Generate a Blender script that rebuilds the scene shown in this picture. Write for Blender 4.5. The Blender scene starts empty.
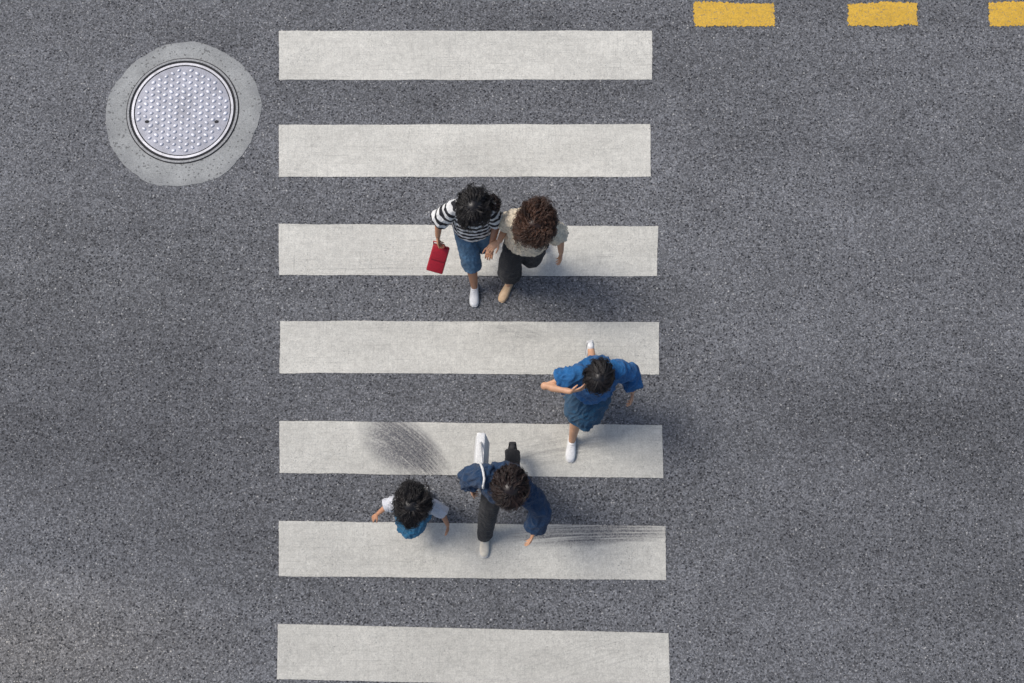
import bpy, bmesh, math, random
from mathutils import Vector, Matrix, noise
V=Vector
scene=bpy.context.scene
scene.view_settings.view_transform='Standard'
scene.view_settings.look='None'
scene.view_settings.exposure=0

# ------------------------------------------------------------ helpers
class NT:
    def __init__(s,name,rough=0.8):
        s.m=bpy.data.materials.new(name); s.m.use_nodes=True
        s.t=s.m.node_tree; s.n=s.t.nodes; s.l=s.t.links
        s.b=s.n['Principled BSDF']; s.b.inputs['Roughness'].default_value=rough
        s.tc=s.n.new('ShaderNodeTexCoord').outputs['Object']
    def put(s,sock,v):
        if isinstance(v,bpy.types.NodeSocket): s.l.new(v,sock)
        else:
            if hasattr(v,'__len__') and len(v)==3 and sock.type=='RGBA': v=(*v,1)
            sock.default_value=v
    def map(s,scale=(1,1,1),loc=(0,0,0),rot=(0,0,0),typ='POINT',src=None):
        m=s.n.new('ShaderNodeMapping'); m.vector_type=typ
        s.l.new(src or s.tc,m.inputs[0])
        m.inputs['Location'].default_value=loc; m.inputs['Rotation'].default_value=rot; m.inputs['Scale'].default_value=scale
        return m.outputs[0]
    def noise(s,scale,detail=2,rough=.5,vec=None,dist=0):
        m=s.n.new('ShaderNodeTexNoise'); s.l.new(vec or s.tc,m.inputs['Vector'])
        m.inputs['Scale'].default_value=scale; m.inputs['Detail'].default_value=detail
        m.inputs['Roughness'].default_value=rough; m.inputs['Distortion'].default_value=dist
        return m.outputs['Fac']
    def voro(s,scale,vec=None,out='Distance',rnd=1):
        m=s.n.new('ShaderNodeTexVoronoi'); s.l.new(vec or s.tc,m.inputs['Vector'])
        m.inputs['Scale'].default_value=scale; m.inputs['Randomness'].default_value=rnd
        return m.outputs[out]
    def rng(s,v,a,b,c=0,d=1):
        m=s.n.new('ShaderNodeMapRange'); s.l.new(v,m.inputs['Value'])
        for k,x in zip(('From Min','From Max','To Min','To Max'),(a,b,c,d)): m.inputs[k].default_value=x
        return m.outputs[0]
    def math(s,op,a,b=0.0,clamp=False):
        m=s.n.new('ShaderNodeMath'); m.operation=op; m.use_clamp=clamp
        s.put(m.inputs[0],a); s.put(m.inputs[1],b); return m.outputs[0]
    def mix(s,f,a,b,mode='MIX'):
        m=s.n.new('ShaderNodeMix'); m.data_type='RGBA'; m.blend_type=mode
        s.put(m.inputs[0],f); s.put(m.inputs[6],a); s.put(m.inputs[7],b); return m.outputs[2]
    def sep(s,v):
        m=s.n.new('ShaderNodeSeparateXYZ'); s.l.new(v,m.inputs[0]); return m.outputs
    def length(s,v):
        m=s.n.new('ShaderNodeVectorMath'); m.operation='LENGTH'; s.l.new(v,m.inputs[0]); return m.outputs['Value']
    def attr(s,name):
        m=s.n.new('ShaderNodeAttribute'); m.attribute_name=name; return m.outputs
    def bump(s,h,strength=.3,dist=.005):
        m=s.n.new('ShaderNodeBump'); s.l.new(h,m.inputs['Height'])
        m.inputs['Strength'].default_value=strength; m.inputs['Distance'].default_value=dist
        s.l.new(m.outputs[0],s.b.inputs['Normal'])
    def col(s,v): s.put(s.b.inputs['Base Color'],v)
    def rough(s,v): s.put(s.b.inputs['Roughness'],v)

def gray(v,t=(1,1,1)): return (v*t[0],v*t[1],v*t[2])

# ------------------------------------------------------------ materials
def asphalt_mat():
    k=NT('asphalt',.9)
    big=k.noise(1,4,.6,k.map((.16,.75,1),(3.1,1.7,0)))
    blot=k.noise(1.6,5,.6)
    mid=k.noise(11,6,.75)
    v=k.math('ADD',k.rng(big,.3,.7,.80,1.20),k.rng(blot,.3,.7,-.11,.11))
    v=k.math('ADD',v,k.rng(mid,.3,.7,-.22,.22))
    cell=k.voro(72,out='Color'); cr=k.sep(cell)[0]
    v=k.math('MULTIPLY',v,k.rng(cr,0,1,.50,1.50))
    fine=k.noise(50,3,.8)
    v=k.math('MULTIPLY',v,k.rng(fine,.38,.62,.62,1.36))
    base=k.mix(1.0,(.136,.139,.147),v,'MULTIPLY')
    # pale stones of two sizes
    for sc_,th,amt in ((55,.88,.85),(34,.955,.9)):
        st=k.voro(sc_); sc=k.sep(k.voro(sc_,out='Color'))[1]
        sm=k.math('MULTIPLY',k.rng(st,.20,.38,1,0),k.rng(sc,th,th+.03,0,1))
        base=k.mix(k.math('MULTIPLY',sm,amt,True),base,(.46,.455,.44))
    # dark pits, clustered
    pv=k.map((1,1.25,1)); pt=k.voro(33,pv); pc=k.sep(k.voro(33,pv,'Color'))[2]
    cl=k.noise(.9,4,.7,k.map((.55,1.5,1),(7,2,0)))
    thr=k.rng(cl,.42,.70,.965,.68)
    pm=k.math('MULTIPLY',k.rng(pt,.2,.40,1,0),k.math('GREATER_THAN',pc,thr))
    base=k.mix(k.math('MULTIPLY',pm,.85,True),base,(.022,.022,.026))
    y=k.sep(k.tc)[1]; x=k.sep(k.tc)[0]
    wob=k.rng(k.noise(.8,3),.3,.7,-.12,.12); nn=k.noise(26,5,.8,k.map((.7,1.5,1)))
    def band(y0,w,x0,x1,amt,th):
        d=k.math('ABSOLUTE',k.math('ADD',k.math('SUBTRACT',y,y0),wob))
        m=k.rng(d,0,w,1,0)
        m=k.math('MULTIPLY',m,k.math('MULTIPLY',k.rng(x,x0,x0+.6,0,1),k.rng(x,x1-.8,x1,1,0)))
        return k.math('MULTIPLY',k.math('MULTIPLY',m,k.rng(nn,th,th+.08,0,1)),amt,True)
    for a in ((4.0,.28,1.6,4.9,.8,.50),(5.15,.18,1.7,5.9,.7,.52),(3.1,.25,-6.5,-3.2,.75,.51),(1.2,.34,2.0,5.9,.7,.52),(-1.0,.35,-6,-2.4,.7,.52),(1.9,.25,-6,-2.6,.6,.53),(-.6,.4,1.8,6,.6,.53),(2.9,.3,2,6,.5,.53)):
        base=k.mix(band(*a),base,(.03,.03,.034))
    def ell(cx,cy,rx,ry,rot=0):
        l=k.length(k.map((rx,ry,1e6),(cx,cy,0),(0,0,rot),'TEXTURE'))
        return k.rng(l,.1,1,1,0)
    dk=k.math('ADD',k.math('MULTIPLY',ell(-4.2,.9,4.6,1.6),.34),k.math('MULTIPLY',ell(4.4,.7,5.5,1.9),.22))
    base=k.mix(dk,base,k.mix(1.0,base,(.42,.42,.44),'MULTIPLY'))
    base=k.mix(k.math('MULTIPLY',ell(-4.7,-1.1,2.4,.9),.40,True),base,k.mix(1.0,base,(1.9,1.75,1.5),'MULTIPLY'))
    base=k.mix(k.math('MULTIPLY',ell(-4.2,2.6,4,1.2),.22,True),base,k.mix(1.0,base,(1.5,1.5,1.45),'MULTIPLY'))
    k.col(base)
    h=k.math('ADD',k.math('MULTIPLY',cr,.5),k.math('SUBTRACT',fine,pm))
    k.bump(h,1.0,.008)
    return k.m

def paint_mat(name,color,under=(.13,.133,.145),wear=.60,skids=False,dirt=.40):
    k=NT(name,.75)
    f=k.noise(70,3,.75); m=k.noise(14,5,.7); b=k.noise(1.0,4,.6,k.map((.8,2.2,1)))
    v=k.math('MULTIPLY',k.rng(f,.32,.68,.80,1.13),k.rng(m,.3,.7,.87,1.09))
    v=k.math('MULTIPLY',v,k.rng(b,.3,.7,.85,1.06))
    if skids:
        yy=k.sep(k.tc)[1]
        v=k.math('MULTIPLY',v,k.rng(yy,-.6,4.5,.90,1.05))
    c=k.mix(1.0,color,v,'MULTIPLY')
    s=k.noise(1,3,.6,k.map((2.5,60,1)))
    c=k.mix(k.rng(s,.55,.75,0,dirt),c,gray(.24,(1,.98,.90)))
    s2=k.noise(1,3,.6,k.map((45,3,1)))
    c=k.mix(k.rng(s2,.55,.75,0,dirt*.8),c,gray(.26,(1,.98,.90)))
    pz=k.noise(100,2,.6); pits=k.rng(pz,.63,.70,0,1)
    pits=k.math('MULTIPLY',pits,k.rng(k.noise(2.5,3,.6),.38,.62,.2,1))
    c=k.mix(k.math('MULTIPLY',pits,.65,True),c,(.12,.12,.12))
    w=k.noise(38,5,.75); wm=k.rng(w,wear+.04,wear+.10,0,1)
    c=k.mix(k.math('MULTIPLY',wm,.7,True),c,under)
    if skids:
        gr=k.rng(k.noise(60,3,.7),.35,.65,.45,1.1)
        def skid(cx,cy,rx,ry,rot,sx,sy,amt,lo,wd=.16):
            lv=k.map((rx,ry,1),(cx,cy,0.004),(0,0,rot),'TEXTURE')
            o=k.sep(lv)
            bend=k.math('ADD',o[1],k.math('MULTIPLY',k.math('MULTIPLY',o[0],o[0]),.25))
            cb=k.n.new('ShaderNodeCombineXYZ'); k.l.new(o[0],cb.inputs[0]); k.l.new(bend,cb.inputs[1])
            l=k.length(lv)
            nz=k.noise(1,3,.6,k.map((sx,sy,1),src=cb.outputs[0]))
            q=k.math('MULTIPLY',k.rng(l,.5,1.0,1,0),k.rng(nz,lo,lo+wd,0,1))
            return k.math('MULTIPLY',k.math('MULTIPLY',q,gr),amt,True)
        c=k.mix(skid(-1.12,.88,.50,.30,-.55,.9,9,1.0,.20,.28),c,(.13,.13,.135))
        c=k.mix(skid(-.98,.85,.52,.22,-.72,.9,12,.95,.36,.2),c,(.06,.06,.07))
        c=k.mix(skid(.80,.02,.98,.13,.035,.8,7,1.0,.36),c,(.08,.08,.09))
        c=k.mix(skid(.05,2.05,.35,.12,-.2,1.5,4,.36,.36),c,(.12,.12,.12))
        c=k.mix(skid(-.3,3.05,.9,.1,.05,1.,5,.40,.46),c,(.12,.12,.12))
        c=k.mix(skid(-1.4,2.72,.8,.1,.03,1.,5,.36,.46),c,(.12,.12,.12))
        c=k.mix(skid(.4,.85,.8,.2,.2,1.,5,.38,.42),c,(.12,.12,.12))
        c=k.mix(skid(.6,-1.2,1.2,.25,.3,1.,9,.28,.50),c,(.12,.12,.12))
    k.col(c); k.bump(k.math('SUBTRACT',f,pits),.6,.004)
    return k.m

def cloth_mat(name,color,var=.25,rough=.85,weave=350,fold=.5):
    k=NT(name,rough)
    a=k.noise(7,4,.6); b=k.noise(90,2,.5)
    v=k.math('MULTIPLY',k.rng(a,.3,.7,1-var,1+var),k.rng(b,.3,.7,.9,1.1))
    k.col(k.mix(1.0,color,v,'MULTIPLY'))
    try: k.b.inputs['Sheen Weight'].default_value=.1
    except: pass
    k.bump(k.math('ADD',k.noise(weave,1),k.math('MULTIPLY',k.noise(20,4,.65,dist=.8),3.0)),fold,.008)
    return k.m

def lace_mat(name,color):
    k=NT(name,.85)
    d=k.voro(34); a=k.noise(7,4,.6)
    v=k.math('MULTIPLY',k.rng(d,.35,.8,1.04,.76),k.rng(a,.3,.7,.92,1.08))
    k.col(k.mix(1.0,color,v,'MULTIPLY'))
    k.bump(k.math('SUBTRACT',k.math('MULTIPLY',k.noise(20,4,.65,dist=.8),2.5),d),.7,.008)
    return k.m

def stripe_mat():
    k=NT('striped_knit',.85)
    a=k.attr('stripe')[2]
    w=k.noise(20,2)
    a=k.math('ADD',a,k.rng(w,.3,.7,-.003,.003))
    f=k.math('FRACT',k.math('DIVIDE',a,.088))
    m=k.math('MULTIPLY',k.rng(f,.46,.49,0,1),k.rng(f,.97,1.0,1,0))
    c=k.mix(m,(.70,.70,.68),(.012,.012,.016))
    k.col(c); k.bump(k.noise(20,4,.65,dist=.8),.6,.012)
    return k.m

def skin_mat(name,color):
    k=NT(name,.5)
    v=k.rng(k.noise(14,3),.3,.7,.88,1.1)
    k.col(k.mix(1.0,color,v,'MULTIPLY'))
    k.b.inputs['Subsurface Weight'].default_value=.08
    k.b.inputs['Subsurface Radius'].default_value=(.02,.008,.004)
    return k.m
def hair_mat(name,color):
    k=NT(name,.40)
    r=k.attr('tone')[2]
    k.col(k.mix(1.0,color,k.rng(r,0,1,.5,1.9),'MULTIPLY'))
    k.b.inputs['Specular IOR Level'].default_value=.45
    return k.m
def plain_mat(name,color,rough=.5,metal=0,var=.12,scale=30,bump=.1):
    k=NT(name,rough)
    n=k.noise(scale,3)
    k.col(k.mix(1.0,color,k.rng(n,.3,.7,1-var,1+var),'MULTIPLY'))
    k.b.inputs['Metallic'].default_value=metal
    k.bump(n,bump,.002)
    return k.m

# ------------------------------------------------------------ geometry kit
class Geo:
    def __init__(s): s.v=[]; s.f=[]
    def loft(s,rings,n=18):
        b=len(s.v); R=len(rings)
        for c,ax,ay in rings:
            for i in range(n):
                a=2*math.pi*i/n
                s.v.append(c+ax*math.cos(a)+ay*math.sin(a))
        for r in range(R-1):
            for i in range(n):
                j=(i+1)%n
                s.f.append((b+r*n+i,b+r*n+j,b+(r+1)*n+j,b+(r+1)*n+i))
        s.f.append(tuple(b+i for i in range(n))[::-1])
        s.f.append(tuple(b+(R-1)*n+i for i in range(n)))
    def tube(s,pts,rad,n=12,balls=False):
        rings=[]; prev=None
        for i,p in enumerate(pts):
            if i==0: t=pts[1]-p
            elif i==len(pts)-1: t=p-pts[i-1]
            else: t=(pts[i+1]-p).normalized()+(p-pts[i-1]).normalized()
            t=t.normalized()
            if prev is None:
                u=t.cross(V((0.31,0.87,0.11)));
                if u.length<.1: u=t.cross(V((1,0,0)))
            else: u=prev-t*prev.dot(t)
            u.normalize(); prev=u; w=t.cross(u)
            rings.append((p,u*rad[i],w*rad[i]))
        s.loft(rings,n)
        if balls:
            for p,r in zip(pts,rad): s.ell(p,V((r,0,0)),V((0,r,0)),V((0,0,r)))
    def ell(s,c,ax,ay,az,nu=14,nv=8):
        b=len(s.v); s.v.append(c+az)
        for k in range(1,nv):
            th=math.pi*k/nv
            for i in range(nu):
                a=2*math.pi*i/nu
                s.v.append(c+az*math.cos(th)+(ax*math.cos(a)+ay*math.sin(a))*math.sin(th))
        s.v.append(c-az); e=len(s.v)-1
        for i in range(nu):
            j=(i+1)%nu
            s.f.append((b,b+1+i,b+1+j))
            for k in range(nv-2):
                s.f.append((b+1+k*nu+i,b+1+(k+1)*nu+i,b+1+(k+1)*nu+j,b+1+k*nu+j))
            s.f.append((e,b+1+(nv-2)*nu+j,b+1+(nv-2)*nu+i))
    def box(s,c,ax,ay,az):
        b=len(s.v)
        for sx in(-1,1):
            for sy in(-1,1):
                for sz in(-1,1): s.v.append(c+ax*sx+ay*sy+az*sz)
        for f in((0,1,3,2),(4,6,7,5),(0,4,5,1),(2,3,7,6),(0,2,6,4),(1,5,7,3)): s.f.append(tuple(b+i for i in f))

def empty(name,loc):
    e=bpy.data.objects.new(name,None); e.location=loc; e.empty_display_size=.2
    scene.collection.objects.link(e); return e
def attach(o,parent):
    if parent:
        o.parent=parent; o.matrix_parent_inverse=Matrix.Translation(-V(parent.location))
def make(G,name,mat,parent=None,voxel=None,smooth=3,subsurf=0,bevel=0,wr=None,flat=False,fix=True):
    me=bpy.data.meshes.new(name); me.from_pydata([tuple(p) for p in G.v],[],G.f)
    if fix:
        bm=bmesh.new(); bm.from_mesh(me); bmesh.ops.recalc_face_normals(bm,faces=bm.faces); bm.to_mesh(me); bm.free()
    o=bpy.data.objects.new(name,me); scene.collection.objects.link(o)
    if bevel:
        m=o.modifiers.new('b','BEVEL'); m.width=bevel; m.segments=2
    if voxel:
        m=o.modifiers.new('r','REMESH'); m.mode='VOXEL'; m.voxel_size=voxel
    if smooth and voxel:
        m=o.modifiers.new('s','SMOOTH'); m.factor=.5; m.iterations=smooth
    if subsurf:
        m=o.modifiers.new('ss','SUBSURF'); m.levels=subsurf; m.render_levels=subsurf
    if o.modifiers:
        dg=bpy.context.evaluated_depsgraph_get()
        nm=bpy.data.meshes.new_from_object(o.evaluated_get(dg))
        o.modifiers.clear(); o.data=nm; me=nm
    if wr:
        amp,sc,seed=wr
        off=V((seed*3.1,seed*1.7,seed*.9))
        nor=[v.normal.copy() for v in me.vertices]
        for v,nn in zip(me.vertices,nor):
            q=V((v.co.x*sc[0],v.co.y*sc[1],v.co.z*sc[2]))+off
            q=q+noise.noise_vector(q*.4)*.9
            a=1-abs(noise.noise(q))*2.4
            q2=q*2.3+V((5,3,1)); b=1-abs(noise.noise(q2))*3.0
            v.co+=nn*amp*(a*.9+b*.5)
    me.polygons.foreach_set('use_smooth',[not flat]*len(me.polygons))
    me.materials.clear(); me.materials.append(mat); me.update()
    attach(o,parent); return o

# ------------------------------------------------------------ ground
M_as=asphalt_mat()
def sheet(name,x0,y0,x1,y1,z,mat):
    G=Geo(); G.v=[V((x0,y0,z)),V((x1,y0,z)),V((x1,y1,z)),V((x0,y1,z))]; G.f=[(0,1,2,3)]
    return make(G,name,mat,flat=True)
sheet('ground',-300,-300,300,300,-.006,plain_mat('earth',(.16,.14,.11),.95,0,.3,2,.3))
sheet('asphalt_road',-120,-14,120,16,0,M_as)

M_wh=paint_mat('white_road_paint',(.61,.595,.535),skids=True)
M_ye=paint_mat('yellow_road_paint',(.68,.41,.045),wear=.52,dirt=.15)
def mark(name,q,mat,parent,z=.005,jit=.0028,rag=.0):
    out=[]
    for i in range(4):
        a=V(q[i]);b=V(q[(i+1)%4]); L=(b-a).length; n=max(2,int(L/.015))
        d=(b-a).normalized(); nn=V((d.y,-d.x))
        for k in range(n):
            p=a+(b-a)*(k/n)
            w=noise.noise(V((p.x*40,p.y*40,z*9)))*jit+noise.noise(V((p.x*2.2,p.y*2.2,3)))*jit*2.4+noise.noise(V((p.x*80,p.y*80,7)))*jit*(1.1+rag)
            out.append(p+nn*w)
    G=Geo(); N=len(out)
    G.v=[V((p.x,p.y,z)) for p in out]+[V((p.x,p.y,-.002)) for p in out]
    G.f=[tuple(range(N))]+[(i,N+i,N+(i+1)%N,(i+1)%N) for i in range(N)]
    return make(G,name,mat,parent,flat=True)
cw=empty('crosswalk',(-.4,2,0))
S=[((-2.526,5.373),(1.518,5.373),(1.503,4.803),(-2.501,4.803)),
((-2.478,4.289),(1.468,4.296),(1.463,3.708),(-2.452,3.708)),
((-2.429,3.191),(1.522,3.165),(1.497,2.630),(-2.405,2.643)),
((-2.373,2.158),(1.503,2.145),(1.488,1.604),(-2.349,1.619)),
((-2.332,1.132),(1.504,1.091),(1.499,.564),(-2.309,.613)),
((-2.294,.144),(1.510,.095),(1.499,-.422),(-2.270,-.384)),
((-2.260,-.835),(1.509,-.919),(1.508,-1.425),(-2.247,-1.343)),
((-2.24,-1.86),(1.51,-1.95),(1.51,-2.46),(-2.23,-2.37))]
for q in S: mark('stripe',q,M_wh,cw)
yl=empty('yellow_lane_marking',(3,5.5,0))
for a,b in ((1.99,2.855),(3.645,4.41),(5.19,5.97),(6.75,7.52),(8.3,9.05),(9.85,10.6)):
    mark('dash',((a,5.704),(b,5.704),(b,5.43),(a,5.43)),M_ye,yl,.005,.012,.8)

# ------------------------------------------------------------ manhole
MX,MY=-3.51,4.452
mh=empty('manhole_cover',(MX,MY,0))
MC=V((MX,MY,0))
def concrete():
    k=NT('collar_concrete',.9)
    n=k.noise(1,5,.65,k.map((3,3,3))); f=k.noise(75,3,.75)
    v=k.math('MULTIPLY',k.rng(n,.3,.7,.82,1.15),k.rng(f,.3,.7,.70,1.28))
    c=k.mix(1.0,(.315,.322,.315),v,'MULTIPLY')
    l=k.length(k.map((1,1,1e6),(MX,MY-.02,0),(0,0,0),'TEXTURE'))
    e=k.math('ADD',l,k.rng(k.noise(5,4),.3,.7,-.07,.07))
    c=k.mix(k.rng(e,.72,.88,0,.55),c,(.19,.195,.20))
    p=k.math('GREATER_THAN',k.sep(k.voro(60,out='Color'))[0],.94)
    c=k.mix(k.math('MULTIPLY',p,.6),c,(.06,.06,.06))
    k.col(c); k.bump(f,.6,.004); return k.m
G=Geo(); N=140; ring=[]
for i in range(N):
    a=2*math.pi*i/N; d=V((math.cos(a),math.sin(a),0))
    r=.812+.03*noise.noise(d*1.6)+.018*noise.noise(d*5)+.010*noise.noise(d*22)+.045*max(0,math.cos(a-.25))**8
    ring.append(V((-3.51,4.415,0))+d*r)
G.v=[p+V((0,0,.004)) for p in ring]+[p+V((0,0,-.002)) for p in ring]; G.f=[tuple(range(N))]+[(i,N+i,N+(i+1)%N,(i+1)%N) for i in range(N)]
make(G,'concrete_collar',concrete(),mh,flat=True)
def annulus(name,r0,r1,z0,z1,mat,n=96):
    G=Geo()
    for r,z in ((r0,z0),(r0,z1),(r1,z1),(r1,z0)):
        for i in range(n):
            a=2*math.pi*i/n; G.v.append(MC+V((r*math.cos(a),r*math.sin(a),z)))
    for k in range(3):
        for i in range(n): G.f.append((k*n+i,k*n+(i+1)%n,(k+1)*n+(i+1)%n,(k+1)*n+i))
    return make(G,name,mat,mh,flat=True)
def disc(name,r,z,mat,n=96,r2=None):
    G=Geo()
    G.loft([(MC+V((0,0,.001)),V((r,0,0)),V((0,r,0))),(MC+V((0,0,z)),V((r,0,0)),V((0,r,0)))],n)
    return make(G,name,mat,mh,flat=True)
M_groove=plain_mat('groove_dark',(.028,.028,.03),.95)  # near-black colour shared by the gap disc and the lifting holes
M_frame=plain_mat('frame_iron',(.26,.265,.27),.6,.1,.35,60,.3)
def castmat(name,c,var=.3):
    k=NT(name,.45); k.b.inputs['Metallic'].default_value=.3
    n=k.noise(5,5,.7); f=k.noise(110,3)
    v=k.math('MULTIPLY',k.rng(n,.3,.7,1-var,1+var*.6),k.rng(f,.3,.7,.8,1.2))
    k.col(k.mix(1.0,c,v,'MULTIPLY')); k.bump(f,.4,.002); return k.m
M_cast=castmat('cast_iron',(.23,.24,.285)); M_lug=castmat('worn_lug',(.62,.625,.68),.2); M_rim=castmat('rim_iron',(.42,.425,.46),.35)
disc('dark_gap',.602,.006,M_groove)
annulus('frame_ring',.568,.590,.004,.014,M_frame)
annulus('cover_rim',.517,.542,.004,.015,M_rim)
disc('cover_plate',.505,.011,M_cast)
G=Geo(); rr=random.Random(2); sp=.070
for i in range(-10,11):
    for j in range(-10,11):
        x=i*sp*.94; y=j*sp+(sp/2 if i%2 else 0)
        if math.hypot(x,y)>.475 or (abs(x-.37)<.04 and abs(y+.13)<.04) or (abs(x+.37)<.04 and abs(y+.13)<.04): continue
        a=math.radians((35 if i%2 else -35)+rr.uniform(-6,6))
        d=V((math.cos(a),math.sin(a),0)); e=V((-d.y,d.x,0)); q=rr.uniform(.85,1.12)
        G.ell(MC+V((x,y,.011)),d*.027*q,e*.020*q,V((0,0,.012)),12,6)
make(G,'lugs',M_lug,mh)
G=Geo()
for sx in(-1,1): G.ell(MC+V((.37*sx,-.13,.0105)),V((.026,0,0)),V((0,.019,0)),V((0,0,.003)),12,6)
make(G,'lifting_holes',M_groove,mh)

# ------------------------------------------------------------ people
def hand(G,w,d,n,t,s=1.0,curl=.5):
    d=d.normalized(); n=(n-d*n.dot(d)).normalized(); t=t-d*t.dot(d)-n*t.dot(n); t.normalize()
    L=.082*s
    G.loft([(w-d*.02*s,t*.022*s,n*.018*s),(w+d*.01*s,t*.026*s,n*.017*s),(w+d*.045*s,t*.038*s,n*.015*s),(w+d*L,t*.039*s,n*.012*s),(w+d*(L+.006*s),t*.034*s,n*.009*s)],14)
    for i,(o,ln) in enumerate(((.031,.070),(.0105,.079),(-.0105,.074),(-.031,.058))):
        p=w+d*(L-.008*s)+t*o*s; pts=[p]; a=.15+.25*curl; fan=t*(o*1.3)
        for seg,fr in enumerate((.44,.32,.24)):
            dd=(d*math.cos(a)+n*math.sin(a)+fan).normalized()
            p=p+dd*ln*fr*s*1.12; pts.append(p); a+=.75*curl
        G.tube(pts,[.0090*s,.0082*s,.0075*s,.0062*s],8,True)
    p=w+d*.022*s+t*.026*s
    a=(t*.75+d*.65+n*.25).normalized(); b=(t*.35+d*.9+n*.35).normalized()
    G.tube([p-a*.012*s,p+a*.034*s,p+a*.034*s+b*.028*s,p+a*.034*s+b*.05*s],[.013*s,.0105*s,.0092*s,.007*s],8,True)

def shoe(parent,ank,f,s,mu,ms,name,ballet=False):
    f=V(f).normalized(); r=f.cross(V((0,0,1))).normalized(); u=r.cross(f).normalized()
    base=ank-u*.078*s
    prof=[(-.060,.020,.050),(-.052,.030,.075),(-.015,.036,.088),(.03,.038,.084),(.075,.043,.070),(.12,.047,.056),(.16,.043,.046),(.185,.032,.036),(.198,.014,.022)]
    G=Geo()
    if ballet: prof=[(x,w*.95,min(h,.050) if x<.08 else h*.85) for x,w,h in prof]
    G.loft([(base+f*x*s+u*(h/2+.008)*s,r*w*s,u*(h/2)*s) for x,w,h in prof],18)
    make(G,name+'_upper',mu,parent,subsurf=1)
    G=Geo(); out=[]
    for sg in(1,-1):
        for x,w,h in (prof if sg>0 else prof[::-1]): out.append((x,(w+.003)*sg))
    b=0; H=.010 if ballet else .024
    for z in(0,H):
        for x,y in out: G.v.append(base+f*x*s*1.02+r*y*s+u*z*s)
    n=len(out)
    for i in range(n): G.f.append((i,(i+1)%n,n+(i+1)%n,n+i))
    G.f.append(tuple(range(n))); G.f.append(tuple(range(n,2*n)))
    make(G,name+'_sole',ms,parent,flat=True)
    if not ballet:
        G=Geo()
        for i in range(4):
            x=.045+.018*i; hh=.086-.008*i
            G.tube([base+f*x*s+u*(hh-.006)*s-r*.020*s,base+f*(x+.004)*s+u*(hh+.003)*s,base+f*x*s+u*(hh-.006)*s+r*.020*s],[.0028*s]*3,6)
        make(G,name+'_laces',ms,parent)

def head_frame(yaw,pitch,roll=0):
    f=V((-math.sin(yaw),-math.cos(yaw),0)); r=V((math.cos(yaw),-math.sin(yaw),0))
    f2=(f*math.cos(pitch)-V((0,0,1))*math.sin(pitch)).normalized(); u=f2.cross(r)
    if u.z<0: u=-u
    return r,f2,u

def hair(name,parent,c,fr,mat,n=500,length=.25,vol=.5,curl=.01,freq=6,rad=.004,seed=1,s=1,fringe=.85,squash=(1,1,1),np_=14,core=True,clumps=0):
    hr,hf,hu=fr; R=random.Random(seed); G=Geo(); tone=[]
    c0=c+hu*.022*s-hf*.012*s; rx,ry,rz=.083*s*squash[0],.100*s*squash[1],.105*s*squash[2]
    def surf(ph,th,k):
        return c0+(hr*math.sin(ph)*math.sin(th)*rx+hf*math.cos(ph)*math.sin(th)*ry)*k+hu*math.cos(th)*rz*(1+(k-1)*.45)
    for i in range(n):
        if clumps and i%clumps:
            ph=ph_+R.gauss(0,.05); th0=max(.01,th_+R.gauss(0,.04)); L=L_*R.uniform(.85,1.1); vv=vv_+R.gauss(0,.05)*vol; sw=sw_+R.gauss(0,.05); p0=p_+R.gauss(0,.35); ff=math.cos(ph); tt=t_+R.uniform(-.15,.15)
        else:
            ph=R.random()*2*math.pi; ff=math.cos(ph)
            tm=fringe if ff>.5 else 1.75
            th0=math.acos(1-R.random()*.95)*(tm/1.6)
            L=length*(.65+.55*R.random())
            if ff>.5: L=min(L,(tm-th0)*.11*s+.03*s)
            clump=noise.noise(V((math.sin(ph)*math.sin(th0),math.cos(ph)*math.sin(th0),math.cos(th0)))*2.6+V((seed,0,0)))
            vv=vol*(.25+R.random()*.85+clump*.5); sw=R.uniform(-.5,.5)+clump*1.2; p0=R.random()*6.28; tt=R.random()
            ph_,th_,L_,vv_,sw_,p_,t_=ph,th0,L,vv,sw,p0,tt
        pts=[]
        for k in range(np_):
            t=k/(np_-1); kk=1+vv*(.30+.70*min(1,t*1.8))
            th=th0+L*t/(.1*s*(1+vv*.6)); ph2=ph+sw*t
            if th<1.6: p=surf(ph2,th,kk)
            else:
                ex=(th-1.6)*(.1*s*(1+vv*.6))
                p=surf(ph2,1.6,kk)-V((0,0,1))*ex+ (surf(ph2,1.6,1)-c0).normalized()*ex*(-.10)
            nrm=(p-c0).normalized(); sd=nrm.cross(V((0,0,1)));
            if sd.length<.05: sd=V((1,0,0))
            sd.normalize(); a=p0+freq*t*6.28*L/.25; am=curl*(.3+.7*t)
            p=p+nrm*math.cos(a)*am+sd*math.sin(a)*am
            pts.append(p)
        b=len(G.v); r0=rad*(.6+.6*R.random())
        G.tube(pts,[r0*(1-.65*(k/(np_-1))**2) for k in range(np_)],4)
        tone+= [tt]*(len(G.v)-b)
    if core:
        b=len(G.v); k=1+vol*.28
        G.ell(c0,hr*rx*k*1.0,hf*ry*(1+vol*.05),hu*rz*(1+vol*.2),24,16)
        G.ell(c0-hf*.02*s-hu*.03*s,hr*rx*k*1.05,hf*ry*.95,hu*rz*(1.0),24,16)
        tone+=[.1]*(len(G.v)-b)
    o=make(G,name,mat,parent,fix=True)
    at=o.data.attributes.new('tone','FLOAT','POINT'); at.data.foreach_set('value',tone)
    return o

M_eye=plain_mat('eye_white',(.7,.7,.68),.25,0,.02); M_iris=plain_mat('iris',(.02,.012,.008),.2)
M_lip=plain_mat('lips',(.36,.10,.09),.45)

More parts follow.
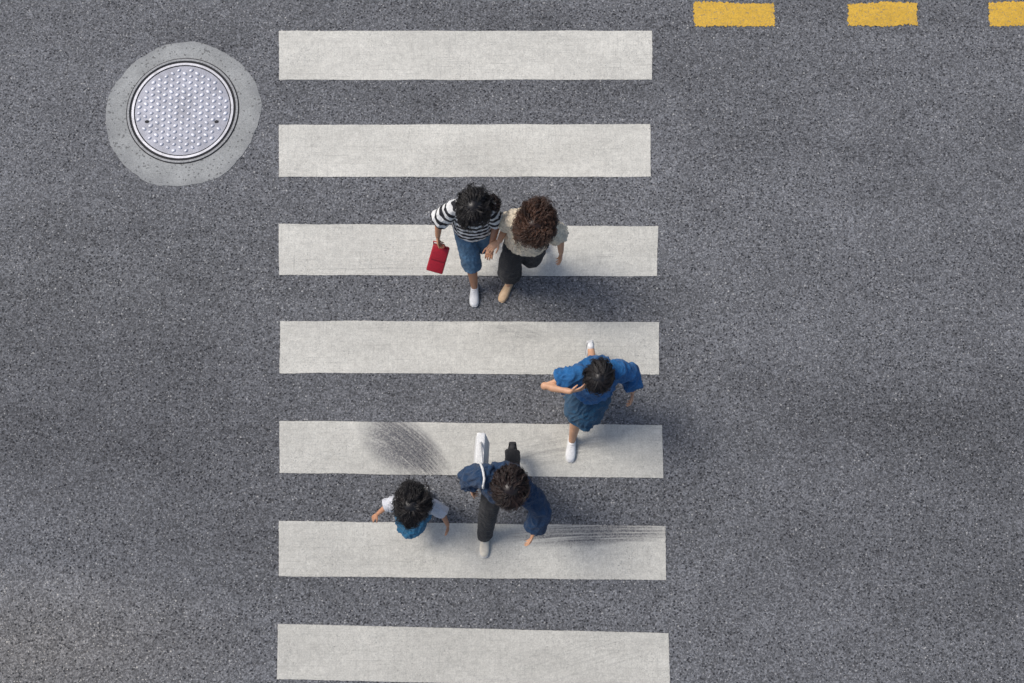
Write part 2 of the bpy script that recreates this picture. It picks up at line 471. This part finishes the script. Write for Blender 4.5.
def lerp(a,b,t): return a+(b-a)*t
def body(d,name):
    e=empty(name,(d['P'][0],d['P'][1],0)); s=d.get('s',1.0); hs=d.get('hs',1.0)
    P,C,Hc=V(d['P']),V(d['C']),V(d['H'])
    Sl,Sr=V(d['al'][0]),V(d['ar'][0])
    rs=(Sr-Sl); rs.z=0; rs.normalize()
    hl,hrp=V(d['ll'][0]),V(d['lr'][0]); rh=(hrp-hl); rh.z=0; rh.normalize()
    up=V((0,0,1)); fs=up.cross(rs)*-1; fh=up.cross(rh)*-1
    if fs.y>0: fs=-fs
    if fh.y>0: fh=-fh
    G=Geo()
    def ring(t,a,b):
        c=lerp(P,C,t); r=lerp(rh,rs,max(0,min(1,t))).normalized(); f=r.cross(up)
        return (c,r*a*s,f*b*s)
    d['ring']=ring; d['e']=e
    G.loft([ring(-.18,.10,.08),ring(-.06,.155,.105),ring(.08,.165,.115),ring(.25,.145,.10),ring(.45,.120,.085),ring(.68,.138,.100),ring(.85,.150,.100),ring(.97,.135,.075),ring(1.03,.075,.058)],20)
    for sg in(-1,1):
        c,r,f=ring(.72,1,1); G.ell(c+rs*sg*.065*s+fs*.065*s,rs*.055*s,fs*.055*s,up*.055*s)
        c,r,f=ring(-.02,1,1); G.ell(c+rh*sg*.075*s-fh*.055*s,rh*.075*s,fh*.075*s,up*.085*s)
    fr=head_frame(*d['face']); hr_,hf,hu=fr; d['fr']=fr
    G.tube([C-up*.03*s,lerp(C,Hc-hu*.055*hs-hf*.022*hs,.6),Hc-hu*.03*hs-hf*.02*hs],[.066*s,.050*s,.050*s],16,True)
    h=hs
    G.ell(Hc+hu*.022*h-hf*.008*h,hr_*.074*h,hf*.094*h,hu*.097*h,20,14)
    G.ell(Hc-hu*.035*h+hf*.024*h,hr_*.057*h,hf*.064*h,hu*.078*h,18,12)
    G.ell(Hc-hu*.088*h+hf*.062*h,hr_*.024*h,hf*.022*h,hu*.020*h)
    G.loft([(Hc+hu*.012*h+hf*.080*h,hr_*.007*h,hf*.008*h),(Hc-hu*.012*h+hf*.092*h,hr_*.009*h,hf*.010*h),(Hc-hu*.026*h+hf*.099*h,hr_*.014*h,hf*.013*h),(Hc-hu*.034*h+hf*.090*h,hr_*.012*h,hf*.009*h)],12)
    for sg in(-1,1):
        G.ell(Hc+hr_*sg*.074*h-hu*.008*h-hf*.006*h,hr_*.009*h,hf*.019*h,hu*.031*h)
        G.ell(Hc+hr_*sg*.030*h+hu*.017*h+hf*.076*h,hr_*.020*h,hf*.010*h,hu*.006*h)
    for side in('al','ar'):
        a=[V(p) for p in d[side][:3]]
        a0=lerp(a[0],C,.12)
        G.tube([a0,lerp(a[0],a[1],.35),a[1],lerp(a[1],a[2],.3),a[2]],[.052*s,.045*s,.038*s,.038*s,.026*s],14,True)
        G.tube([lerp(C,a[0],.3)+up*.01*s,a0],[.05*s,.052*s],12,True)
        hd,hn,ht,cu=d[side][3:7]
        hand(G,a[2]+V(hd).normalized()*.012*s,V(hd),V(hn),V(ht),d.get('hands',.98)*s if s>.9 else s*.97,cu)
    for side in('ll','lr'):
        a=[V(p) for p in d[side][:3]]
        G.tube([a[0],lerp(a[0],a[1],.5),a[1],lerp(a[1],a[2],.3),lerp(a[1],a[2],.7),a[2]],[.082*s,.072*s,.054*s,.056*s,.043*s,.035*s],16,True)
        f=V(d[side][3]).normalized()
        r=f.cross(up).normalized(); u=r.cross(f)
        G.tube([a[2]-f*.018*s-u*.025*s,a[2]+f*.06*s-u*.046*s,a[2]+f*.12*s-u*.052*s],[.028*s,.020*s,.014*s],12,True)
    make(G,'body',d['skin'],e,voxel=.0045,smooth=2)
    GE=Geo();GI=Geo();GL=Geo();GB=Geo()
    for sg in(-1,1):
        q=Hc+hr_*sg*.030*h+hf*.078*h+hu*.002*h
        GE.ell(q,hr_*.014*h,hf*.009*h,hu*.008*h); GI.ell(q+hf*.006*h,hr_*.0055*h,hf*.0045*h,hu*.0055*h)
        GB.tube([Hc+hr_*sg*.014*h+hf*.090*h+hu*.018*h,Hc+hr_*sg*.032*h+hf*.086*h+hu*.023*h,Hc+hr_*sg*.048*h+hf*.074*h+hu*.018*h],[.003*h]*3,6)
    GL.ell(Hc+hf*.086*h-hu*.054*h,hr_*.022*h,hf*.008*h,hu*.005*h); GL.ell(Hc+hf*.085*h-hu*.062*h,hr_*.019*h,hf*.008*h,hu*.006*h)
    make(GE,'eyes',M_eye,e); make(GI,'irises',M_iris,e); make(GL,'lips',M_lip,e); make(GB,'eyebrows',M_iris,e)
    return e

def top(d,name,mat,rings,sl,stripe=False,wr=(.006,(9,9,5),1),vox=.006,shoulder=.062):
    G=Geo(); s=d.get('s',1.0); C=V(d['C']); rg=d['ring']
    G.loft([rg(*r) for r in rings],28)
    for side,(fr,r0,r1) in sl.items():
        a=[V(p) for p in d[side][:3]]
        L1=(a[1]-a[0]).length; L2=(a[2]-a[1]).length; T=(L1+L2)*fr
        pts=[lerp(a[0],C,.25),a[0]]; rad=[r0*1.0,r0]
        if T<=L1: 
            pts+= [lerp(a[0],a[1],T/L1*.6),lerp(a[0],a[1],T/L1)]; rad+=[(r0+r1)/2,r1]
        else:
            q=(T-L1)/L2; m=(r0+r1)/2
            pts+=[lerp(a[0],a[1],.5),a[1],lerp(a[1],a[2],q*.5),lerp(a[1],a[2],q)]; rad+=[m,m*.95,(m+r1)/2,r1]
        G.tube(pts,rad,18)
        if T>L1: 
            r=(r0+r1)/2*.95; G.ell(a[1],V((r,0,0)),V((0,r,0)),V((0,0,r)))
        G.ell(a[0],V((r0,0,0)),V((0,r0,0)),V((0,0,r0)))
    o=make(G,name,mat,d['e'],voxel=vox,smooth=4,wr=wr)
    if stripe:
        Sl,Sr=V(d['al'][0]),V(d['ar'][0]); rs=(Sr-Sl).normalized(); f=rs.cross(V((0,0,1)))
        vals=[]
        for v in o.data.vertices:
            p=v.co
            x=(p-C).dot(rs); half=(Sr-Sl).length/2
            y=(p-lerp(V(d['P']),C,.95)).dot(f)
            tv=abs(y)*1.0+(C.z-p.z)*.95
            if abs(x)>half*.86:
                a=[V(q) for q in d['ar' if x>0 else 'al'][:2]]
                dd=(a[1]-a[0]).normalized()
                tv=(p-a[0]).dot(dd)+.03
            vals.append(tv+1)
        at=o.data.attributes.new('stripe','FLOAT','POINT'); at.data.foreach_set('value',vals)
    return o

def legs(d,name,mat,cover,r,waist=(.165,.12),wr=(.005,(8,8,5),2),top_t=.3,waist2=None):
    G=Geo(); s=d.get('s',1.0); rg=d['ring']
    G.loft([rg(-.20,.10,.085),rg(-.08,waist[0],waist[1]),rg(.08,waist[0]+.01,waist[1]+.012),rg(top_t,waist[0]-.02,waist[1]-.012)],26)
    for side in('ll','lr'):
        a=[V(p) for p in d[side][:3]]
        L1=(a[1]-a[0]).length; L2=(a[2]-a[1]).length; T=(L1+L2)*cover
        if T<=L1: pts=[a[0],lerp(a[0],a[1],T/L1*.5),lerp(a[0],a[1],T/L1)]; rad=[r[0],(r[0]+r[1])/2,r[1]]
        else:
            q=(T-L1)/L2; pts=[a[0],lerp(a[0],a[1],.5),a[1],lerp(a[1],a[2],q*.5),lerp(a[1],a[2],q)]; rad=[r[0],(r[0]+r[1])/2,r[1],(r[1]+r[2])/2,r[2]]
            G.ell(a[1],V((r[1],0,0)),V((0,r[1],0)),V((0,0,r[1])))
        G.tube(pts,rad,18)
    return make(G,name,mat,d['e'],voxel=.006,smooth=3,wr=wr)

SK1=skin_mat('skin_a',(.46,.25,.155)); SK2=skin_mat('skin_b',(.58,.32,.19)); SK3=skin_mat('skin_c',(.48,.24,.135))
HB=hair_mat('hair_black',(.013,.011,.011)); HBr=hair_mat('hair_brown',(.052,.025,.015)); HD=hair_mat('hair_dark_brown',(.022,.013,.011))
M_wshoe=plain_mat('white_leather',(.76,.76,.75),.5); M_wsole=plain_mat('rubber_white',(.55,.55,.54),.6)
M_cream=plain_mat('cream_canvas',(.70,.64,.52),.8); M_nude=plain_mat('nude_leather',(.70,.48,.28),.5); M_bsole=plain_mat('rubber_dark',(.02,.02,.022),.7)

# ---- woman in striped top
A=dict(P=(-.37,2.90,.86),C=(-.365,2.915,1.335),H=(-.337,2.86,1.50),face=(.05,.35),skin=SK3,
 al=[(-.535,2.92,1.305),(-.68,2.89,1.07),(-.705,2.80,.86),(0,-.45,-.9),(.9,-.2,0),(.2,-.9,.3),.95],
 ar=[(-.195,2.91,1.305),(-.14,2.88,1.04),(-.19,2.69,.94),(-.25,-.9,-.25),(0,-.2,-1),(-1,0,0),.6],
 ll=[(-.45,2.89,.84),(-.405,2.66,.47),(-.385,2.50,.085),(-.02,-1,0)],
 lr=[(-.29,2.89,.84),(-.285,2.84,.45),(-.29,3.14,.185),(0,-.72,-.66)])
eA=body(A,'woman_pedestrian')
top(A,'striped_top',stripe_mat(),[(-.05,.185,.15),(.1,.19,.155),(.4,.175,.150),(.7,.18,.152),(.88,.178,.135),(.98,.15,.10),(1.02,.10,.075)],{'al':(.52,.078,.094),'ar':(.50,.072,.080)},stripe=True,wr=(.010,(9,9,5),1))
M_den=cloth_mat('denim',(.065,.15,.25),.28,.85,400)
legs(A,'denim_shorts',M_den,.60,(.108,.096,.100),wr=(.007,(8,8,5),2))
hair('hair',eA,V(A['H']),A['fr'],HB,3000,.25,.90,.016,2.6,.0019,3,fringe=1.0,np_=16,clumps=5)
hair('loose_hair',eA,V(A['H'])+V((.16,.06,-.05)),A['fr'],HD,420,.14,.6,.016,4,.0022,33,s=.55,fringe=1.5,core=False,clumps=4)
shoe(eA,V(A['ll'][2]),A['ll'][3],1.0,M_wshoe,M_wsole,'shoe_front'); shoe(eA,V(A['lr'][2]),A['lr'][3],.98,M_wshoe,M_wsole,'shoe_rear')

# red handbag
M_red=plain_mat('red_leather',(.36,.010,.022),.45,0,.15,60,.3)
def bag(name,c,up,side,w,h,t,mat,strap_pts,flap=True,sr=.006):
    e=empty(name,tuple(c)); up=V(up).normalized(); side=V(side); side=(side-up*side.dot(up)).normalized(); n=up.cross(side)
    G=Geo(); G.box(V(c),side*w/2,up*h/2,n*t/2); 
    for i in range(len(G.v)):
        if (G.v[i]-V(c)).dot(up)>0: G.v[i]-= n*((G.v[i]-V(c)).dot(n)*.45)
    make(G,'bag_body',mat,e,bevel=.012)
    if flap:
        G=Geo(); G.box(V(c)+up*h*.22+n*(t*.5),side*w*.46,up*h*.25,n*.004); G.box(V(c)+up*h*.22-n*(t*.5),side*w*.46,up*h*.25,n*.004)
        make(G,'flap',mat,e,bevel=.003)
    G=Geo()
    for ps in strap_pts: G.tube([V(p) for p in ps],[sr]*len(ps),8)
    make(G,'handles',mat,e); return e
bag('red_handbag',(-.72,2.65,.60),(.30,.80,.60),(1,0,0),.165,.28,.07,M_red,
  [[(-.755,2.755,.685),(-.755,2.785,.735),(-.725,2.770,.765),(-.70,2.755,.765),(-.655,2.755,.73),(-.630,2.715,.675)]])

# ---- curly haired woman, cream blouse
B=dict(P=(.14,2.80,.83),C=(.18,2.79,1.305),H=(.20,2.715,1.475),face=(.35,.40),skin=SK2,
 al=[(.02,2.83,1.275),(-.045,2.87,1.02),(-.115,2.70,1.03),(-.75,-.55,-.15),(0,-.1,-1),(0,-1,0),.7],
 ar=[(.345,2.745,1.275),(.45,2.74,1.03),(.465,2.65,.83),(0,-.40,-.9),(-1,-.2,0),(-.2,-.9,.3),.45],
 ll=[(.06,2.82,.82),(-.015,2.64,.46),(-.03,2.54,.085),(-.42,-.9,0)],
 lr=[(.21,2.78,.82),(.19,2.72,.43),(.27,2.98,.20),(-.2,-.70,-.68)])
eB=body(B,'woman_pedestrian')
M_crm=lace_mat('cream_lace',(.82,.70,.52))
top(B,'blouse',M_crm,[(.02,.21,.19),(.1,.22,.20),(.4,.205,.19),(.7,.205,.185),(.88,.19,.155),(.98,.15,.10),(1.03,.09,.07)],{'al':(.42,.082,.102),'ar':(.40,.082,.100)},wr=(.015,(11,11,6),5))
M_blk=cloth_mat('black_cotton',(.011,.011,.013),.3,.85,400)
legs(B,'trousers',M_blk,.78,(.115,.11,.115),wr=(.010,(8,8,5),4))
hair('curly_hair',eB,V(B['H']),B['fr'],HBr,3000,.25,1.12,.026,6,.0026,9,fringe=1.05,np_=24,clumps=4)
shoe(eB,V(B['ll'][2]),B['ll'][3],1.02,M_nude,M_nude,'shoe_front',True); shoe(eB,V(B['lr'][2]),B['lr'][3],.95,M_nude,M_nude,'shoe_rear',True)

# ---- woman in blue, hand at her cheek
Cc=dict(P=(.735,1.37,.86),C=(.755,1.415,1.34),H=(.746,1.335,1.505),face=(.25,.35),skin=SK2,
 al=[(.585,1.39,1.315),(.29,1.30,1.25),(.505,1.235,1.37),(.9,.12,.40),(.35,.9,.1),(.2,0,1),.35],
 ar=[(.92,1.43,1.315),(1.07,1.44,1.10),(1.10,1.30,.95),(0,-.75,-.6),(-1,0,0),(0,-.4,.6),.6],
 ll=[(.66,1.36,.85),(.62,1.12,.50),(.595,.93,.085),(-.10,-1,0)],
 lr=[(.81,1.38,.85),(.81,1.42,.43),(.78,1.80,.30),(.05,-.40,-.92)])
eC=body(Cc,'woman_pedestrian')
M_bl=cloth_mat('blue_cotton',(.010,.120,.32),.28,.8,350,.7)
top(Cc,'blue_top',M_bl,[(.0,.20,.17),(.1,.205,.175),(.4,.19,.16),(.7,.19,.160),(.88,.185,.15),(.98,.15,.11),(1.03,.10,.08)],{'al':(.32,.085,.105),'ar':(.86,.090,.088)},wr=(.018,(8,8,5),7))
M_sk=cloth_mat('teal_denim',(.010,.080,.165),.25,.85,400,.7)
def skirt(d,name,mat,rings,wr):
    G=Geo(); G.loft([(V(c),V((a*math.cos(ang),a*math.sin(ang),0)),V((-b*math.sin(ang),b*math.cos(ang),0))) for c,a,b,ang in rings],40)
    return make(G,name,mat,d['e'],voxel=.007,smooth=3,wr=wr)
skirt(Cc,'skirt',M_sk,[((.735,1.37,1.0),.15,.12,0),((.735,1.365,.86),.19,.16,0),((.72,1.31,.68),.195,.21,.05),((.69,1.24,.47),.185,.25,.05)],(.020,(9,9,2.0),8))
hair('hair',eC,V(Cc['H']),Cc['fr'],HB,3200,.21,.58,.008,1.3,.0018,5,fringe=1.05,clumps=6)
shoe(eC,V(Cc['ll'][2]),Cc['ll'][3],1.06,M_wshoe,M_wsole,'shoe_front'); shoe(eC,V(Cc['lr'][2]),Cc['lr'][3],.98,M_wshoe,M_wsole,'shoe_rear')

# ---- woman in navy with tote
D=dict(P=(-.08,.45,.86),C=(-.07,.46,1.34),H=(-.017,.40,1.50),face=(.1,.40),skin=SK2,
 al=[(-.235,.51,1.315),(-.38,.52,1.08),(-.37,.43,.86),(.05,-.3,-.95),(1,0,0),(0,-1,0),.7],
 ar=[(.095,.405,1.315),(.26,.23,1.10),(.195,.04,.92),(-.25,-.75,-.5),(-1,0,0),(0,-.5,.8),.5],
 ll=[(-.16,.45,.85),(-.225,.21,.50),(-.265,.0,.085),(-.04,-1,0)],
 lr=[(.0,.46,.85),(-.01,.46,.43),(.005,.80,.30),(0,-.40,-.92)])
eD=body(D,'woman_pedestrian')
M_nv=cloth_mat('navy_cotton',(.006,.036,.095),.3,.85,380,.7)
top(D,'navy_blouse',M_nv,[(-.05,.195,.16),(.1,.20,.165),(.4,.19,.17),(.7,.195,.18),(.88,.195,.165),(.98,.155,.12),(1.03,.10,.08)],{'al':(.78,.095,.090),'ar':(.93,.095,.088)},wr=(.017,(8,8,5),11))
legs(D,'trousers',M_blk,1.0,(.105,.085,.070),wr=(.007,(8,8,5),12))
hair('hair',eD,V(D['H']),D['fr'],HD,3200,.27,.95,.018,3,.0020,12,fringe=1.0,np_=18,clumps=5)
shoe(eD,V(D['ll'][2]),D['ll'][3],1.04,M_cream,M_wsole,'shoe_front'); shoe(eD,V(D['lr'][2]),D['lr'][3],.98,M_bsole,M_bsole,'shoe_rear')
M_tote=cloth_mat('white_canvas',(.74,.74,.72),.08,.85,300)
bag('white_tote_bag',(-.285,.72,.86),(0,.15,1),(.05,1,0),.34,.36,.14,M_tote,
 [[(-.30,.62,1.02),(-.275,.62,1.30),(-.25,.56,1.425),(-.235,.48,1.44),(-.245,.40,1.40),(-.26,.62,1.30),(-.28,.82,1.03)]],False,.011)

# ---- girl
E=dict(P=(-.88,.29,.60),C=(-.885,.30,.945),H=(-.879,.275,1.085),face=(.25,.35),skin=SK3,s=.74,hs=.90,
 al=[(-.985,.31,.925),(-1.12,.28,.79),(-1.225,.20,.72),(-.6,-.5,-.45),(0,-.4,-1),(0,-1,.3),.4],
 ar=[(-.785,.29,.925),(-.645,.225,.79),(-.59,.10,.70),(.05,-.75,-.6),(-1,0,-.2),(0,-.4,.8),.5],
 ll=[(-.935,.285,.60),(-.965,.17,.36),(-.955,.16,.065),(-.2,-1,0)],
 lr=[(-.83,.30,.60),(-.83,.28,.34),(-.84,.40,.13),(0,-.75,-.66)])
eE=body(E,'girl_pedestrian')
M_wt=cloth_mat('white_jersey',(.64,.65,.68),.12,.85,300,.6)
top(E,'tshirt',M_wt,[(.1,.16,.125),(.4,.155,.125),(.7,.162,.132),(.88,.165,.125),(.98,.145,.095),(1.03,.08,.065)],{'al':(.60,.060,.066),'ar':(.60,.060,.066)},wr=(.010,(14,14,8),15),vox=.005)
M_pf=cloth_mat('blue_denim_dress',(.010,.14,.27),.22,.85,380,.6)
G=Geo(); rg=E['ring']
G.loft([rg(.05,.18,.15),rg(.4,.175,.155),(lerp(V(E['P']),V(E['C']),.72),V((.132,0,0)),V((0,.118,0)))],28)
G.loft([(V((-.885,.285,.66)),V((.13,0,0)),V((0,.11,0))),(V((-.90,.25,.52)),V((.165,.02,0)),V((0,.18,0))),(V((-.945,.215,.38)),V((.165,.03,0)),V((0,.235,0)))],30)
for sg in(-1,1):
    c=V(E['C']); G.tube([c+V((sg*.07,-.09,-.10)),c+V((sg*.068,-.068,.0)),c+V((sg*.066,0,.040)),c+V((sg*.068,.073,-.005)),c+V((sg*.07,.09,-.10))],[.017]*5,8)
make(G,'pinafore_dress',M_pf,eE,voxel=.005,smooth=2,wr=(.011,(12,12,3),17))
hair('hair',eE,V(E['H']),E['fr'],HB,3000,.20,1.15,.016,3,.0019,21,s=.94,fringe=1.0,clumps=5)
shoe(eE,V(E['ll'][2]),E['ll'][3],.70,M_wshoe,M_wsole,'shoe_front'); shoe(eE,V(E['lr'][2]),E['lr'][3],.70,M_wshoe,M_wsole,'shoe_rear')

# ------------------------------------------------------------ light
w=bpy.data.worlds.new('World'); scene.world=w; w.use_nodes=True
nt=w.node_tree; sky=nt.nodes.new('ShaderNodeTexSky'); sky.sky_type='NISHITA'; sky.sun_disc=False
el=math.radians(55); az=math.radians(-65)
sky.sun_elevation=el; sky.sun_rotation=az
try: sky.dust_density=3
except: pass
bg=nt.nodes['Background']; nt.links.new(sky.outputs[0],bg.inputs[0]); bg.inputs[1].default_value=.125
sd=bpy.data.lights.new('sun','SUN'); sd.energy=2.4; sd.angle=math.radians(22); sd.color=(1,.955,.90)
so=bpy.data.objects.new('sun',sd); scene.collection.objects.link(so)
dirv=V((math.sin(az)*math.cos(el),math.cos(az)*math.cos(el),math.sin(el)))
so.rotation_euler=dirv.to_track_quat('Z','Y').to_euler(); so.location=dirv*20

# ------------------------------------------------------------ camera
cd=bpy.data.cameras.new('camera'); cam=bpy.data.objects.new('camera',cd); scene.collection.objects.link(cam)
cam.location=(0,0,10); cam.rotation_euler=(math.radians(11),0,0)
cd.sensor_width=36; cd.lens=36*1000/1024; cd.clip_end=2000
scene.camera=cam
